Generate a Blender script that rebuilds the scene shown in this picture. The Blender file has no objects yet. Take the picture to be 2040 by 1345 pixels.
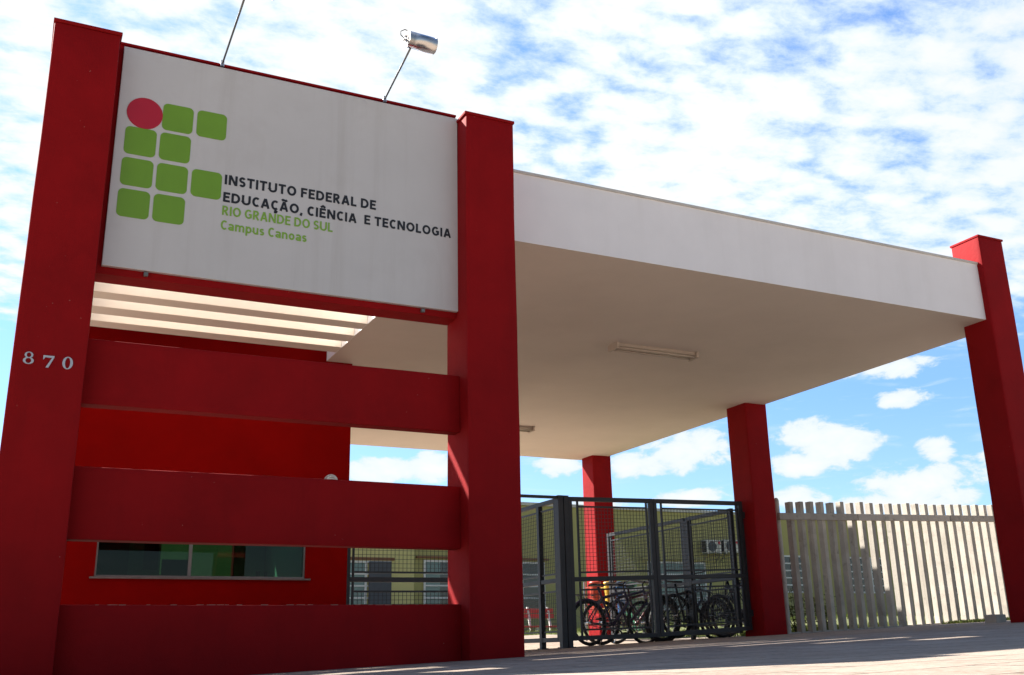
import bpy, bmesh, math, random
from mathutils import Vector, Matrix, noise as mnoise
random.seed(7)
R = math.radians
scene = bpy.context.scene
col = scene.collection

# ------------------------------------------------------------------ camera
cam_d = bpy.data.cameras.new('camera'); cam = bpy.data.objects.new('camera', cam_d); col.objects.link(cam)
cam_d.sensor_width = 36.0; cam_d.lens = 35.727; cam_d.clip_start = 0.02; cam_d.clip_end = 2000
yaw, pitch, roll = 0.4574, 0.2978, -0.0213
fw = Vector((math.sin(yaw)*math.cos(pitch), math.cos(yaw)*math.cos(pitch), math.sin(pitch)))
r0 = Vector((math.cos(yaw), -math.sin(yaw), 0)); u0 = r0.cross(fw)
rt = math.cos(roll)*r0 + math.sin(roll)*u0; up = -math.sin(roll)*r0 + math.cos(roll)*u0
cam.matrix_world = Matrix(((rt.x, up.x, -fw.x, 0), (rt.y, up.y, -fw.y, 0), (rt.z, up.z, -fw.z, .18), (0, 0, 0, 1)))
scene.camera = cam

# ------------------------------------------------------------------ sun
SUN_TRAVEL = Vector((.655, -.952, -1.0)).normalized()
SUN_EL = math.asin(-SUN_TRAVEL.z); SUN_AZ = math.atan2(-SUN_TRAVEL.x, -SUN_TRAVEL.y)
sun_d = bpy.data.lights.new('sun', 'SUN'); sun_d.energy = 5.0; sun_d.angle = R(.53); sun_d.color = (1, .95, .88)
sun = bpy.data.objects.new('sun', sun_d); col.objects.link(sun)
sun.rotation_euler = SUN_TRAVEL.to_track_quat('-Z', 'Y').to_euler(); sun.location = (-8, 20, 25)

# ------------------------------------------------------------------ view
scene.view_settings.view_transform = 'Standard'; scene.view_settings.look = 'None'
scene.view_settings.exposure = 1.58; scene.view_settings.gamma = 1
scene.render.engine = 'CYCLES'
scene.cycles.max_bounces = 8; scene.cycles.diffuse_bounces = 5; scene.cycles.transparent_max_bounces = 12
scene.cycles.use_denoising = True

# ------------------------------------------------------------------ node helper
class NT:
    def __init__(s, tree): s.t = tree; s.n = tree.nodes; s.l = tree.links
    def new(s, kind, **kw):
        nd = s.n.new(kind)
        for k, v in kw.items():
            if k.startswith('i_'):
                key = k[2:]; key = int(key) if key.isdigit() else key.replace('_', ' ')
                if hasattr(v, 'is_output') or isinstance(v, bpy.types.NodeSocket): s.l.new(v, nd.inputs[key])
                else: nd.inputs[key].default_value = v
            else: setattr(nd, k, v)
        return nd
    def math(s, op, a, b=0.0, c=None, clamp=False):
        nd = s.n.new('ShaderNodeMath'); nd.operation = op; nd.use_clamp = clamp
        for i, v in enumerate((a, b) if c is None else (a, b, c)):
            if isinstance(v, bpy.types.NodeSocket): s.l.new(v, nd.inputs[i])
            else: nd.inputs[i].default_value = v
        return nd.outputs[0]
    def vmath(s, op, a, b=(0, 0, 0)):
        nd = s.n.new('ShaderNodeVectorMath'); nd.operation = op
        for i, v in enumerate((a, b)):
            if isinstance(v, bpy.types.NodeSocket): s.l.new(v, nd.inputs[i])
            else: nd.inputs[i].default_value = v
        return nd.outputs[0]
    def rng(s, v, a, b, c=0.0, d=1.0, smooth=False):
        nd = s.n.new('ShaderNodeMapRange'); nd.interpolation_type = 'SMOOTHSTEP' if smooth else 'LINEAR'
        s.l.new(v, nd.inputs[0])
        for i, x in enumerate((a, b, c, d)): nd.inputs[i+1].default_value = x
        return nd.outputs[0]
    def mix(s, f, a, b, mode='MIX'):
        nd = s.n.new('ShaderNodeMix'); nd.data_type = 'RGBA'; nd.blend_type = mode
        for i, v in ((0, f), (6, a), (7, b)):
            if isinstance(v, bpy.types.NodeSocket): s.l.new(v, nd.inputs[i])
            elif i == 0: nd.inputs[0].default_value = v
            else: nd.inputs[i].default_value = (*v, 1) if len(v) == 3 else v
        return nd.outputs[2]
    def noise(s, vec, scale, detail=4, rough=.55, dist=0.0, dim='3D'):
        nd = s.n.new('ShaderNodeTexNoise'); nd.noise_dimensions = dim
        if vec is not None: s.l.new(vec, nd.inputs['Vector'])
        nd.inputs['Scale'].default_value = scale; nd.inputs['Detail'].default_value = detail
        nd.inputs['Roughness'].default_value = rough; nd.inputs['Distortion'].default_value = dist
        return nd.outputs['Fac']

# ------------------------------------------------------------------ sky: physical sky with cloud layers placed by direction
world = bpy.data.worlds.new('World'); scene.world = world; world.use_nodes = True
w = NT(world.node_tree); w.n.clear()
sky = w.new('ShaderNodeTexSky', sky_type='NISHITA', sun_disc=False, sun_elevation=SUN_EL, sun_rotation=SUN_AZ,
            air_density=1.0, dust_density=.4, ozone_density=1.6)
tc = w.new('ShaderNodeTexCoord'); D = w.vmath('NORMALIZE', tc.outputs['Generated'])
sp = w.new('ShaderNodeSeparateXYZ', i_0=D)
dx, dy, dz = sp.outputs
el = w.math('MULTIPLY', w.math('ARCSINE', dz), 57.29578)
az = w.math('MULTIPLY', w.math('ARCTAN2', dx, dy), 57.29578)
den = w.math('ADD', w.math('MAXIMUM', dz, 0.0), .10)
U = w.math('DIVIDE', dx, den); V = w.math('DIVIDE', dy, den)
cuv = w.new('ShaderNodeCombineXYZ', i_0=U, i_1=V).outputs[0]
rot = w.new('ShaderNodeMapping', i_0=cuv, i_Rotation=(0, 0, R(24)), i_Scale=(1.0, 1.35, 1)).outputs[0]
wob = w.new('ShaderNodeTexNoise', i_Vector=rot, i_Scale=5.0, i_Detail=4.0, i_Roughness=.6)
rotw = w.vmath('ADD', rot, w.vmath('MULTIPLY', w.vmath('SUBTRACT', wob.outputs['Color'], (.5, .5, .5)), (.16, .16, 0)))
vo = w.new('ShaderNodeTexVoronoi', feature='SMOOTH_F1', i_Vector=rotw, i_Scale=13.0, i_Smoothness=.7)
puff = w.rng(vo.outputs['Distance'], .10, .72, 1, 0)          # rounded cloudlets
n1 = w.noise(rot, 13, 9, .66, .15)                            # ragged edges
n2 = w.noise(rot, 3.1, 4, .5, .6)                             # broad thinning
cov = w.math('ADD', w.math('MULTIPLY', puff, .20), w.math('ADD', w.math('MULTIPLY', n2, .34), w.math('MULTIPLY', n1, .50)))
# the deck breaks up towards the horizon and thins to a veil in the east
azb = w.rng(az, 5, 58, .095, .100)
elb = w.rng(el, 13.5, 19.5, -.30, 0, smooth=True)
cov = w.math('ADD', cov, w.math('ADD', azb, elb))
alto = w.math('MULTIPLY', w.rng(cov, .365, .60, .06, 1, smooth=True), w.math('MULTIPLY', w.rng(dy, -.15, .25, .05, 1, smooth=True), w.rng(el, 42, 58, 1, .12, smooth=True)))
alto = w.math('MULTIPLY', w.math('MULTIPLY', alto, w.rng(az, 34, 60, 1, .82, smooth=True)), w.rng(el, 12.5, 15, 0, 1, smooth=True))
thick = w.rng(cov, .50, .72, 0, 1, smooth=True)
# low cumulus banks
cv = w.new('ShaderNodeCombineXYZ', i_0=w.math('MULTIPLY', az, .1), i_1=w.math('MULTIPLY', el, .17)).outputs[0]
m1 = w.noise(cv, 5.0, 8, .62, .3); m2 = w.noise(cv, 1.6, 3, .5)
CUM = [(43.6,10.35,2.6,1.35),(41.9,9.3,1.6,.7),(36.0,10.4,2.7,1.1),(33.1,9.7,1.8,.75),(47.8,7.5,3.3,1.4),(45.5,6.9,2.1,.6),
       (47.7,12.3,1.4,.55),(48.9,9.5,1.1,.7),(41.7,7.5,1.7,.6),(28.6,9.8,1.4,.6),(36.3,7.8,2.0,.5),(18.7,9.7,2.5,.75),
       (21.7,9.8,1.8,.9),(47.4,13.9,2.4,.6),(24.5,8.3,1.6,.4),(30.5,7.6,1.6,.4),(53,8.5,3,1.0),(10,9,4,.9),(-6,10,5,1.2),(60,11,4,1.1),(70,8,6,1.3),(-20,8,6,1.4)]
acc = None
for (a, e, ra, re) in CUM:
    q = w.math('POWER', w.math('DIVIDE', w.math('SUBTRACT', az, a), ra), 2)
    ee = w.math('SUBTRACT', el, e)
    # flatter underside than top
    p = w.math('POWER', w.math('DIVIDE', ee, re), 2)
    v_ = w.math('SUBTRACT', 1.0, w.math('ADD', q, p))
    acc = v_ if acc is None else w.math('SMOOTH_MAX', acc, v_, .25)
cum = w.math('ADD', w.math('MULTIPLY', acc, .34), w.math('SUBTRACT', w.math('ADD', w.math('MULTIPLY', m1, 1.35), w.math('MULTIPLY', m2, .4)), .78))
cumA = w.rng(cum, .02, .26, 0, .97, smooth=True)
wisp = w.rng(w.noise(w.new('ShaderNodeMapping', i_0=cv, i_Scale=(1, 3.4, 1), i_Rotation=(0, 0, R(8))).outputs[0], 3.0, 6, .6, .5), .52, .85, 0, .5, smooth=True)
wisp = w.math('MULTIPLY', wisp, w.rng(el, 22, 10, 0, 1, smooth=True))
skyc = w.mix(1.0, sky.outputs[0], w.mix(w.rng(el, 8, 24, 0, 1, smooth=True), (.66, .80, 1.02), (.56, .88, 1.26)), 'MULTIPLY')
skyc = w.mix(w.rng(dy, .12, -.12, 0, 1, smooth=True), skyc, w.mix(1.0, sky.outputs[0], (.43, .445, .46), 'MULTIPLY'))   # the anti-solar half is a deeper blue
cloud_c = w.mix(thick, (3.75, 4.4, 4.9), (4.95, 4.95, 4.95))
cum_c = w.mix(w.rng(cum, .15, .6, 0, 1), (3.9, 4.3, 4.6), (4.6, 4.7, 4.8))
c = w.mix(wisp, skyc, (4.0, 4.5, 4.8))
c = w.mix(cumA, c, cum_c)
c = w.mix(alto, c, cloud_c)
bg = w.new('ShaderNodeBackground', i_Color=c, i_Strength=.075)
w.l.new(bg.outputs[0], w.new('ShaderNodeOutputWorld').inputs[0])

# ------------------------------------------------------------------ materials
def mat(name, base, rough=.6, var=.12, vscale=6.0, bump=0.0, bscale=120.0, metal=0.0, streak=None, chips=None, spec=.5, coat=0.0, dirt=None, rnd=0.0):
    m = bpy.data.materials.new(name); m.use_nodes = True
    t = NT(m.node_tree); b = t.n['Principled BSDF']
    co = t.new('ShaderNodeTexCoord').outputs['Object']
    f = t.rng(t.noise(co, vscale, 5, .6), .3, .7, 0, 1)
    c0 = tuple(x*(1-var) for x in base); c1 = tuple(min(1, x*(1+var)) for x in base)
    c = t.mix(f, c0, c1)
    if dirt:      # broad stains: (colour, scale, threshold, amount)
        f2 = t.rng(t.noise(co, dirt[1], 6, .65, .4), dirt[2], dirt[2]+.18, 0, dirt[3], smooth=True)
        c = t.mix(f2, c, dirt[0])
    if streak:    # vertical run-off streaks: (colour, amount, scale)
        sc = t.new('ShaderNodeMapping', i_0=co, i_Scale=(streak[2], streak[2], streak[2]*.05)).outputs[0]
        fs = t.rng(t.noise(sc, 1.0, 6, .7), .48, .75, 0, streak[1], smooth=True)
        c = t.mix(fs, c, streak[0])
    if chips:     # small flaked-off paint spots
        fc = t.rng(t.noise(co, chips[1], 2, .5), chips[2], chips[2]+.02, 0, 1)
        fm = t.rng(t.noise(co, 1.3, 3, .6), .5, .62, 0, 1)
        c = t.mix(t.math('MULTIPLY', fc, fm), c, chips[0])
    if rnd:       # every piece of a set has its own tone
        oi = t.new('ShaderNodeObjectInfo'); k = t.rng(oi.outputs['Random'], 0, 1, 1-rnd, 1+rnd*.6); kc = t.new('ShaderNodeCombineXYZ', i_0=k, i_1=k, i_2=k)
        c = t.mix(1.0, c, kc.outputs[0], 'MULTIPLY')
    t.l.new(c, b.inputs['Base Color'])
    b.inputs['Roughness'].default_value = rough; b.inputs['Metallic'].default_value = metal
    b.inputs['Specular IOR Level'].default_value = spec; b.inputs['Coat Weight'].default_value = coat
    if bump:
        bn = t.new('ShaderNodeBump', i_Strength=bump, i_Distance=.004, i_Height=t.math('ADD', t.noise(co, bscale, 4, .6), t.math('MULTIPLY', t.noise(co, bscale*.08, 3, .55), 2.2)))
        t.l.new(bn.outputs[0], b.inputs['Normal'])
    return m
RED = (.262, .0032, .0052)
M = {}
M['red'] = mat('red_stucco', RED, .75, .12, 2.2, .35, 160, streak=((.20,.0028,.0042), .4, 8.0), chips=((.34,.16,.14), 38, .77), spec=.15, dirt=((.19,.0026,.004), 1.2, .52, .35))
M['red_beam'] = mat('red_beam_stucco', RED, .75, .12, 2.2, .35, 160, streak=((.20,.0028,.0042), .35, 7.0), chips=((.36,.18,.16), 44, .775), spec=.15, dirt=((.19,.0026,.004), 1.6, .5, .35))
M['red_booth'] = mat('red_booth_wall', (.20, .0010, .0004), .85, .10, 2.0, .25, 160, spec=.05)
M['chip'] = mat('flaked_plaster', (.30, .13, .11), .9, .3, 30)
M['white'] = mat('white_paint', (.90, .905, .92), .65, .03, 2.0, .2, 140, streak=((.75,.75,.74), .3, 3.0), spec=.3)
M['soffit'] = mat('cream_soffit', (.75, .665, .58), .8, .04, 1.1, .15, 90, spec=.2, dirt=((.68,.59,.50), .7, .5, .3))
M['louvre'] = mat('cream_bounce_lit_louvre', (.84, .77, .68), .8, .04, 1.1, .15, 90, spec=.2)  # soffit cream made lighter, bounced light put into the colour
M['lightcase'] = mat('aged_cream_casing', (.52, .45, .38), .5, .05)
M['flash'] = mat('metal_flashing', (.62, .61, .57), .6, .10, 5, metal=.2)
M['board'] = mat('sign_vinyl', (.57, .58, .585), .42, .04, 1.4, streak=((.44,.435,.42), .4, 5.0), dirt=((.50,.50,.50), 1.5, .5, .4))
M['green'] = mat('logo_green', (.16, .34, .022), .4, .06, 3, streak=((.13,.29,.018), .5, 7.0))
M['dotred'] = mat('logo_red', (.45, .010, .030), .4, .05, 3)
M['ink'] = mat('ink_black', (.014, .014, .016), .4, .05)
M['gtxt'] = mat('ink_green', (.21, .41, .045), .4, .05)
M['steel'] = mat('galvanised_steel', (.50, .50, .50), .35, .12, 18, metal=.9)
M['polish'] = mat('polished_aluminium', (.72, .69, .66), .30, .05, 10, metal=1.0)
M['dark_alu'] = mat('dull_window_aluminium', (.16, .155, .155), .45, .08, 10, metal=.5)
M['slab_stone'] = mat('grey_stone_sill', (.15, .12, .115), .8, .15, 20)
M['alu'] = mat('brushed_aluminium', (.55, .56, .57), .4, .06, 10, metal=.7)
M['pole'] = mat('grey_painted_pole', (.16, .17, .17), .45, .15, 20, metal=.4)
M['gate'] = mat('graphite_gate_paint', (.026, .026, .030), .5, .15, 9, .15, 200, spec=.4)
M['wire'] = mat('dark_wire', (.022, .022, .022), .6, .1)
M['conc'] = mat('cast_concrete', (.46, .42, .36), .9, .16, 5, .5, 60, streak=((.28,.25,.21), .6, 9.0), spec=.15, rnd=.16, dirt=((.20,.19,.16), 7.0, .56, .6))
M['yellow'] = mat('olive_yellow_render', (.40, .38, .165), .85, .06, .6, .2, 30, streak=((.30,.285,.13), .35, 1.2), spec=.2)
M['pale'] = mat('pale_yellow_render', (.60, .56, .26), .85, .05, .6, .2, 30, spec=.2)
M['pane'] = mat('teal_window_glass', (.085, .165, .165), .2, .1, 1.0, spec=.8)
M['darkpane'] = mat('dark_window_glass', (.020, .024, .030), .12, .1, 1.0, spec=.8)
M['frame'] = mat('white_window_frame', (.66, .68, .68), .5, .05)
M['grey_shutter'] = mat('slate_grey_shutter', (.065, .075, .095), .6, .08)
M['roofedge'] = mat('roof_flashing', (.50, .50, .47), .6, .1)
M['plastic_w'] = mat('white_casing', (.62, .62, .60), .5, .05)
M['black'] = mat('black_rubber', (.010, .010, .010), .75, .2, 30)
M['bikeblack'] = mat('black_enamel', (.012, .011, .012), .35, .1)
M['bikepurple'] = mat('violet_enamel', (.045, .025, .070), .35, .1)
M['bikered'] = mat('oxblood_enamel', (.10, .012, .010), .35, .1)
M['chrome'] = mat('bike_chrome', (.5, .5, .5), .25, .1, 20, metal=1)
M['benchred'] = mat('bench_red_slats', (.55, .05, .05), .55, .08)
M['benchw'] = mat('bench_white_metal', (.75, .75, .72), .5, .05)
M['bin_r'] = mat('red_bin_plastic', (.50, .06, .025), .4, .05)
M['bin_y'] = mat('yellow_bin_plastic', (.72, .48, .06), .4, .05)
M['bin_b'] = mat('blue_bin_plastic', (.035, .13, .36), .4, .05)
M['bin_g'] = mat('green_bin_plastic', (.025, .17, .085), .4, .05)
M['mark_w'] = mat('white_print', (.72, .72, .70), .5, .03)
M['brown'] = mat('brown_wood', (.20, .085, .035), .6, .15)
M['interior'] = mat('interior_plaster', (.36, .40, .33), .8, .04)
M['cork'] = mat('dark_notice_board', (.030, .016, .012), .8, .3, 14)
M['skin'] = mat('skin', (.33, .19, .13), .55, .08)
M['hair'] = mat('dark_hair', (.012, .010, .009), .5, .2)
M['cloth'] = mat('dark_shirt', (.020, .022, .028), .9, .1)

def glass(name, tint, refl=1.0):
    m = bpy.data.materials.new(name); m.use_nodes = True; t = NT(m.node_tree); t.n.clear()
    co = t.new('ShaderNodeTexCoord').outputs['Object']
    tr = t.new('ShaderNodeBsdfTransparent', i_Color=(*tint, 1)); gl = t.new('ShaderNodeBsdfGlossy', i_Roughness=.015)
    bn = t.new('ShaderNodeBump', i_Strength=.04, i_Distance=.01, i_Height=t.noise(co, 1.5, 2, .5))
    t.l.new(bn.outputs[0], gl.inputs['Normal'])
    fr = t.new('ShaderNodeFresnel', i_IOR=1.5)
    mx = t.new('ShaderNodeMixShader', i_0=t.math('MULTIPLY', fr.outputs[0], refl)); t.l.new(tr.outputs[0], mx.inputs[1]); t.l.new(gl.outputs[0], mx.inputs[2])
    t.l.new(mx.outputs[0], t.new('ShaderNodeOutputMaterial').inputs[0]); return m
M['boothglass'] = glass('green_tinted_glass', (.19, .36, .28), .6)

def ground_mat():
    m = bpy.data.materials.new('stone_paving'); m.use_nodes = True; t = NT(m.node_tree); b = t.n['Principled BSDF']
    co = t.new('ShaderNodeTexCoord').outputs['Object']
    mp = t.new('ShaderNodeMapping', i_0=co, i_Rotation=(0, 0, R(3))).outputs[0]
    br = t.new('ShaderNodeTexBrick', i_Vector=mp, i_Scale=1.0, i_Mortar_Size=.013, i_Mortar_Smooth=.3, i_Bias=0.0)
    br.inputs['Brick Width'].default_value = .62; br.inputs['Row Height'].default_value = .42
    br.inputs['Color1'].default_value = (.27, .215, .17, 1); br.inputs['Color2'].default_value = (.34, .275, .22, 1); br.inputs['Mortar'].default_value = (.07, .058, .048, 1)
    v1 = t.rng(t.noise(co, 1.1, 7, .65, .3), .35, .68, 0, .6, smooth=True)
    c = t.mix(v1, br.outputs['Color'], (.18, .13, .098))
    c = t.mix(t.rng(t.noise(co, 30, 7, .75), .38, .7, 0, .55), c, (.52, .44, .37))
    c = t.mix(t.rng(t.noise(co, 5.0, 6, .7, .8), .60, .72, 0, .55, smooth=True), c, (.12, .10, .085))
    t.l.new(c, b.inputs['Base Color']); b.inputs['Roughness'].default_value = .92; b.inputs['Specular IOR Level'].default_value = .06
    h = t.math('ADD', t.math('MULTIPLY', br.outputs['Fac'], -1.0), t.math('MULTIPLY', t.noise(co, 26, 6, .65), .8))
    bn = t.new('ShaderNodeBump', i_Strength=.6, i_Distance=.008, i_Height=h); t.l.new(bn.outputs[0], b.inputs['Normal'])
    return m
M['ground'] = ground_mat()
M['lawn'] = mat('lawn_soil', (.10, .11, .025), .95, .3, 4, .6, 40)
def leafmat(name, c0, c1):
    m = bpy.data.materials.new(name); m.use_nodes = True; t = NT(m.node_tree); b = t.n['Principled BSDF']
    oi = t.new('ShaderNodeNewGeometry')
    c = t.mix(oi.outputs['Random Per Island'], c0, c1); t.l.new(c, b.inputs['Base Color']); b.inputs['Roughness'].default_value = .6
    tl = t.new('ShaderNodeBsdfTranslucent', i_Color=c); mx = t.new('ShaderNodeMixShader', i_0=.35)
    out = t.n['Material Output']; t.l.new(b.outputs[0], mx.inputs[1]); t.l.new(tl.outputs[0], mx.inputs[2]); t.l.new(mx.outputs[0], out.inputs[0]); return m
M['grass'] = leafmat('grass_blades', (.07, .10, .018), (.17, .20, .035))
M['leaf'] = leafmat('shrub_leaves', (.06, .085, .015), (.20, .19, .035))
M['twig'] = mat('shrub_twig', (.07, .05, .03), .9, .2)

# ------------------------------------------------------------------ mesh builder
def tag(o, label=None, cat=None, group=None, kind=None):
    if label: o['label'] = label
    if cat: o['category'] = cat
    if group: o['group'] = group
    if kind: o['kind'] = kind
    return o
def empty(name, loc, label, cat, group=None):
    o = bpy.data.objects.new(name, None); o.location = loc; o.empty_display_size = .1; col.objects.link(o)
    return tag(o, label, cat, group)
def root_loc(p):
    v = Vector((0, 0, 0))
    while p is not None: v += p.location; p = p.parent
    return v
class MB:
    def __init__(s): s.v = []; s.f = []
    def add(s, vs, fs):
        k = len(s.v); s.v += [tuple(x) for x in vs]; s.f += [tuple(i+k for i in f) for f in fs]; return s
    def box(s, x0, x1, y0, y1, z0, z1):
        return s.add([(x0,y0,z0),(x1,y0,z0),(x1,y1,z0),(x0,y1,z0),(x0,y0,z1),(x1,y0,z1),(x1,y1,z1),(x0,y1,z1)],
                     [(0,3,2,1),(4,5,6,7),(0,1,5,4),(1,2,6,5),(2,3,7,6),(3,0,4,7)])
    def slope_box(s, x0, x1, y0, y1, zb0, zb1, zt0, zt1):   # bottom/top heights at x0 and x1
        return s.add([(x0,y0,zb0),(x1,y0,zb1),(x1,y1,zb1),(x0,y1,zb0),(x0,y0,zt0),(x1,y0,zt1),(x1,y1,zt1),(x0,y1,zt0)],
                     [(0,3,2,1),(4,5,6,7),(0,1,5,4),(1,2,6,5),(2,3,7,6),(3,0,4,7)])
    def bar(s, p, q, w_, h=None):
        p = Vector(p); q = Vector(q); h = h or w_; d = (q-p).normalized()
        a = d.cross(Vector((0,0,1)))
        a = a.normalized() if a.length > 1e-4 else Vector((1,0,0))
        b = a.cross(d).normalized()
        if abs(d.z) > .9: a, b = Vector((1,0,0)), Vector((0,1,0))
        o = [(-1,-1),(1,-1),(1,1),(-1,1)]
        vs = [p + a*(i*w_/2) + b*(j*h/2) for i, j in o] + [q + a*(i*w_/2) + b*(j*h/2) for i, j in o]
        fl = (0,3,2,1),(4,5,6,7),(0,1,5,4),(1,2,6,5),(2,3,7,6),(3,0,4,7)
        return s.add(vs, fl)
    def tube(s, pts, r, n=8, closed=False, cap=True):
        pts = [Vector(p) for p in pts]; m = len(pts); rs = r if isinstance(r, (list, tuple)) else [r]*m
        rings = []; prev = None
        for i, p in enumerate(pts):
            if closed: d = (pts[(i+1) % m]-pts[i-1]).normalized()
            else: d = (pts[min(i+1, m-1)]-pts[max(i-1, 0)]).normalized()
            if prev is None:
                a = d.cross(Vector((0,0,1)));  a = a if a.length > 1e-3 else d.cross(Vector((1,0,0)))
            else: a = prev - d*prev.dot(d)
            a.normalize(); b = d.cross(a); prev = a
            rings.append([p + (a*math.cos(2*math.pi*k/n) + b*math.sin(2*math.pi*k/n))*rs[i] for k in range(n)])
        vs = [v for rg in rings for v in rg]; fs = []
        for i in range(m if closed else m-1):
            j = (i+1) % m
            for k in range(n): fs.append((i*n+k, i*n+(k+1) % n, j*n+(k+1) % n, j*n+k))
        if cap and not closed: fs += [tuple(range(n-1, -1, -1)), tuple((m-1)*n+k for k in range(n))]
        return s.add(vs, fs)
    def ring(s, c, r, rr, axis='y', n=40, m=8):
        pts = []
        for k in range(n):
            a = 2*math.pi*k/n; u, v = r*math.cos(a), r*math.sin(a)
            pts.append((c[0]+u, c[1], c[2]+v) if axis == 'y' else ((c[0], c[1]+u, c[2]+v) if axis == 'x' else (c[0]+u, c[1]+v, c[2])))
        return s.tube(pts, rr, m, closed=True)
    def cyl(s, p, q, r, n=24, r2=None): return s.tube([p, q], [r, r if r2 is None else r2], n)
    def prism(s, poly, y0, y1):     # polygon in x,z extruded along y
        n = len(poly); vs = [(x, y0, z) for x, z in poly] + [(x, y1, z) for x, z in poly]
        return s.add(vs, [tuple(range(n)), tuple(range(2*n-1, n-1, -1))] + [(i, i+n, (i+1) % n+n, (i+1) % n) for i in range(n)])
    def build(s, name, m, parent=None, smooth=False, bevel=0.0, local=False, fix=True, wob=0.0):
        me = bpy.data.meshes.new(name); off = Vector((0,0,0))
        if parent is not None and not local: off = root_loc(parent)
        me.from_pydata([tuple(Vector(v)-off) for v in s.v], [], s.f)
        bm = bmesh.new(); bm.from_mesh(me)
        if fix: bmesh.ops.recalc_face_normals(bm, faces=bm.faces)
        if wob:      # hand plastered faces are never dead flat
            bmesh.ops.subdivide_edges(bm, edges=bm.edges[:], cuts=9, use_grid_fill=True)
            for v in bm.verts:
                p = (v.co+off)*1.3; v.co += Vector((mnoise.noise(p), mnoise.noise(p+Vector((7, 3, 1))), mnoise.noise(p*.8+Vector((2, 9, 4)))))*wob
        if bevel:
            es = [e for e in bm.edges if len(e.link_faces) == 2 and e.calc_face_angle(0) > .6]
            bmesh.ops.bevel(bm, geom=es, offset=bevel, segments=2, profile=.5, affect='EDGES')
        bm.to_mesh(me); bm.free()
        if smooth: me.polygons.foreach_set('use_smooth', [True]*len(me.polygons))
        if wob: me.polygons.foreach_set('use_smooth', [True]*len(me.polygons)); me.set_sharp_from_angle(angle=R(25))
        me.materials.append(M[m] if isinstance(m, str) else m)
        o = bpy.data.objects.new(name, me); col.objects.link(o)
        if parent is not None: o.parent = parent
        return o
def copy_tree(o, parent=None):
    c = o.copy(); col.objects.link(c); c.parent = parent
    for ch in list(o.children): copy_tree(ch, c)
    return c

def sstep(a, b, x):
    t = max(0, min(1, (x-a)/(b-a))); return t*t*(3-2*t)
def gz(x, y):
    xx = max(-6, min(18, x)); yy = max(-8, min(16, y))
    return .09 + .036*xx - .012*yy + .20*sstep(13.6, 19, y) + (-.0055*(max(-2, min(8, x))-2.4) - .033)*sstep(6.4, 3.2, y)

# ------------------------------------------------------------------ ground
def sheet(name, xs, ys, dz, m):
    g = MB(); vs = [(x, y, gz(x, y)+dz) for y in ys for x in xs]; n = len(xs); fs = []
    for j in range(len(ys)-1):
        for i in range(n-1): fs.append((j*n+i, j*n+i+1, (j+1)*n+i+1, (j+1)*n+i))
    return g.add(vs, fs).build(name, m)
def axis_pts(a, b, step, far):
    p = [-f for f in reversed(far) if -f < a] + [a+step*i for i in range(int((b-a)/step)+1)] + [f for f in far if f > b]
    return p
gx = axis_pts(-8, 20, 1.0, [30, 60, 150, 500]); gy = axis_pts(-10, 24, .5, [30, 60, 150, 500])
tag(sheet('ground', gx, gy, 0, 'ground'), kind='structure')
tag(sheet('lawn', [9.75, 10, 12, 14, 18, 24, 40, 60], [14.6, 15, 15.6, 16.2, 17, 18, 19, 20, 21], .006, 'lawn'), kind='structure')
tag(sheet('back_lawn', [-30, -10, 0, 4, 8, 10, 12, 14, 18, 24, 40, 60], [21.001, 22, 24, 26, 29.7], .006, 'lawn'), kind='structure')

# ------------------------------------------------------------------ gateway: two pillars, three cross beams, sign backing wall
gw = empty('entrance_gateway', (1.6, 6.8, gz(1.6, 6.8)), 'red stucco gateway of two square pillars joined by three wide red crossbeams below the sign', 'gateway')
def pillar(x0, x1, y0, y1, top, par, cap=True):
    zb = min(gz(x0, y0), gz(x1, y1), gz(x0, y1))-.05
    p = MB().box(x0, x1, y0, y1, zb, top).build('pillar', 'red', par, bevel=.009, wob=.006)
    if cap: MB().box(x0-.010, x1+.010, y0-.010, y1+.010, top, top+.024).build('coping', 'red', p, bevel=.004)
    return p
AX0, AX1, BX0, BX1, FY0, FY1 = -.113, .302, 2.881, 3.298, 6.6, 6.998
pillar(AX0, AX1, FY0, FY1, 4.268, gw); pillar(BX0, BX1, FY0, FY1, 4.255, gw)
for zb, zt in ((None, .487), (.868, 1.313), (1.710, 2.138)):
    m_ = MB()
    if zb is None: m_.slope_box(AX1, BX0, 6.746, 6.870, gz(AX1, 6.75)-.05, gz(BX0, 6.75)-.05, zt, zt)
    else: m_.box(AX1, BX0, 6.746, 6.870, zb, zt)
    bo = m_.build('crossbeam', 'red_beam', gw, bevel=.009, wob=.005)
    if zb is None:      # flaked paint along the top arris of the lowest beam
        ch = MB(); rr = random.Random(3); x = .5
        while x < 2.6:
            L = rr.uniform(.008, .06)
            ch.box(x, x+L, 6.7445, 6.752, zt-.001-rr.uniform(.0005, .003), zt+.0012); x += L + rr.choice((.008, .02, .05, .12))
        ch.build('flaked_paint', 'chip', bo)['kind'] = 'stuff'
MB().box(AX1, BX0, 6.805, FY1-.004, 2.603, 4.325).build('sign_wall', 'red', gw, bevel=.006)
MB().box(AX1+.002, BX0-.002, 6.79, FY1+.01, 4.325, 4.340).build('wall_coping', 'red', gw)

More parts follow.
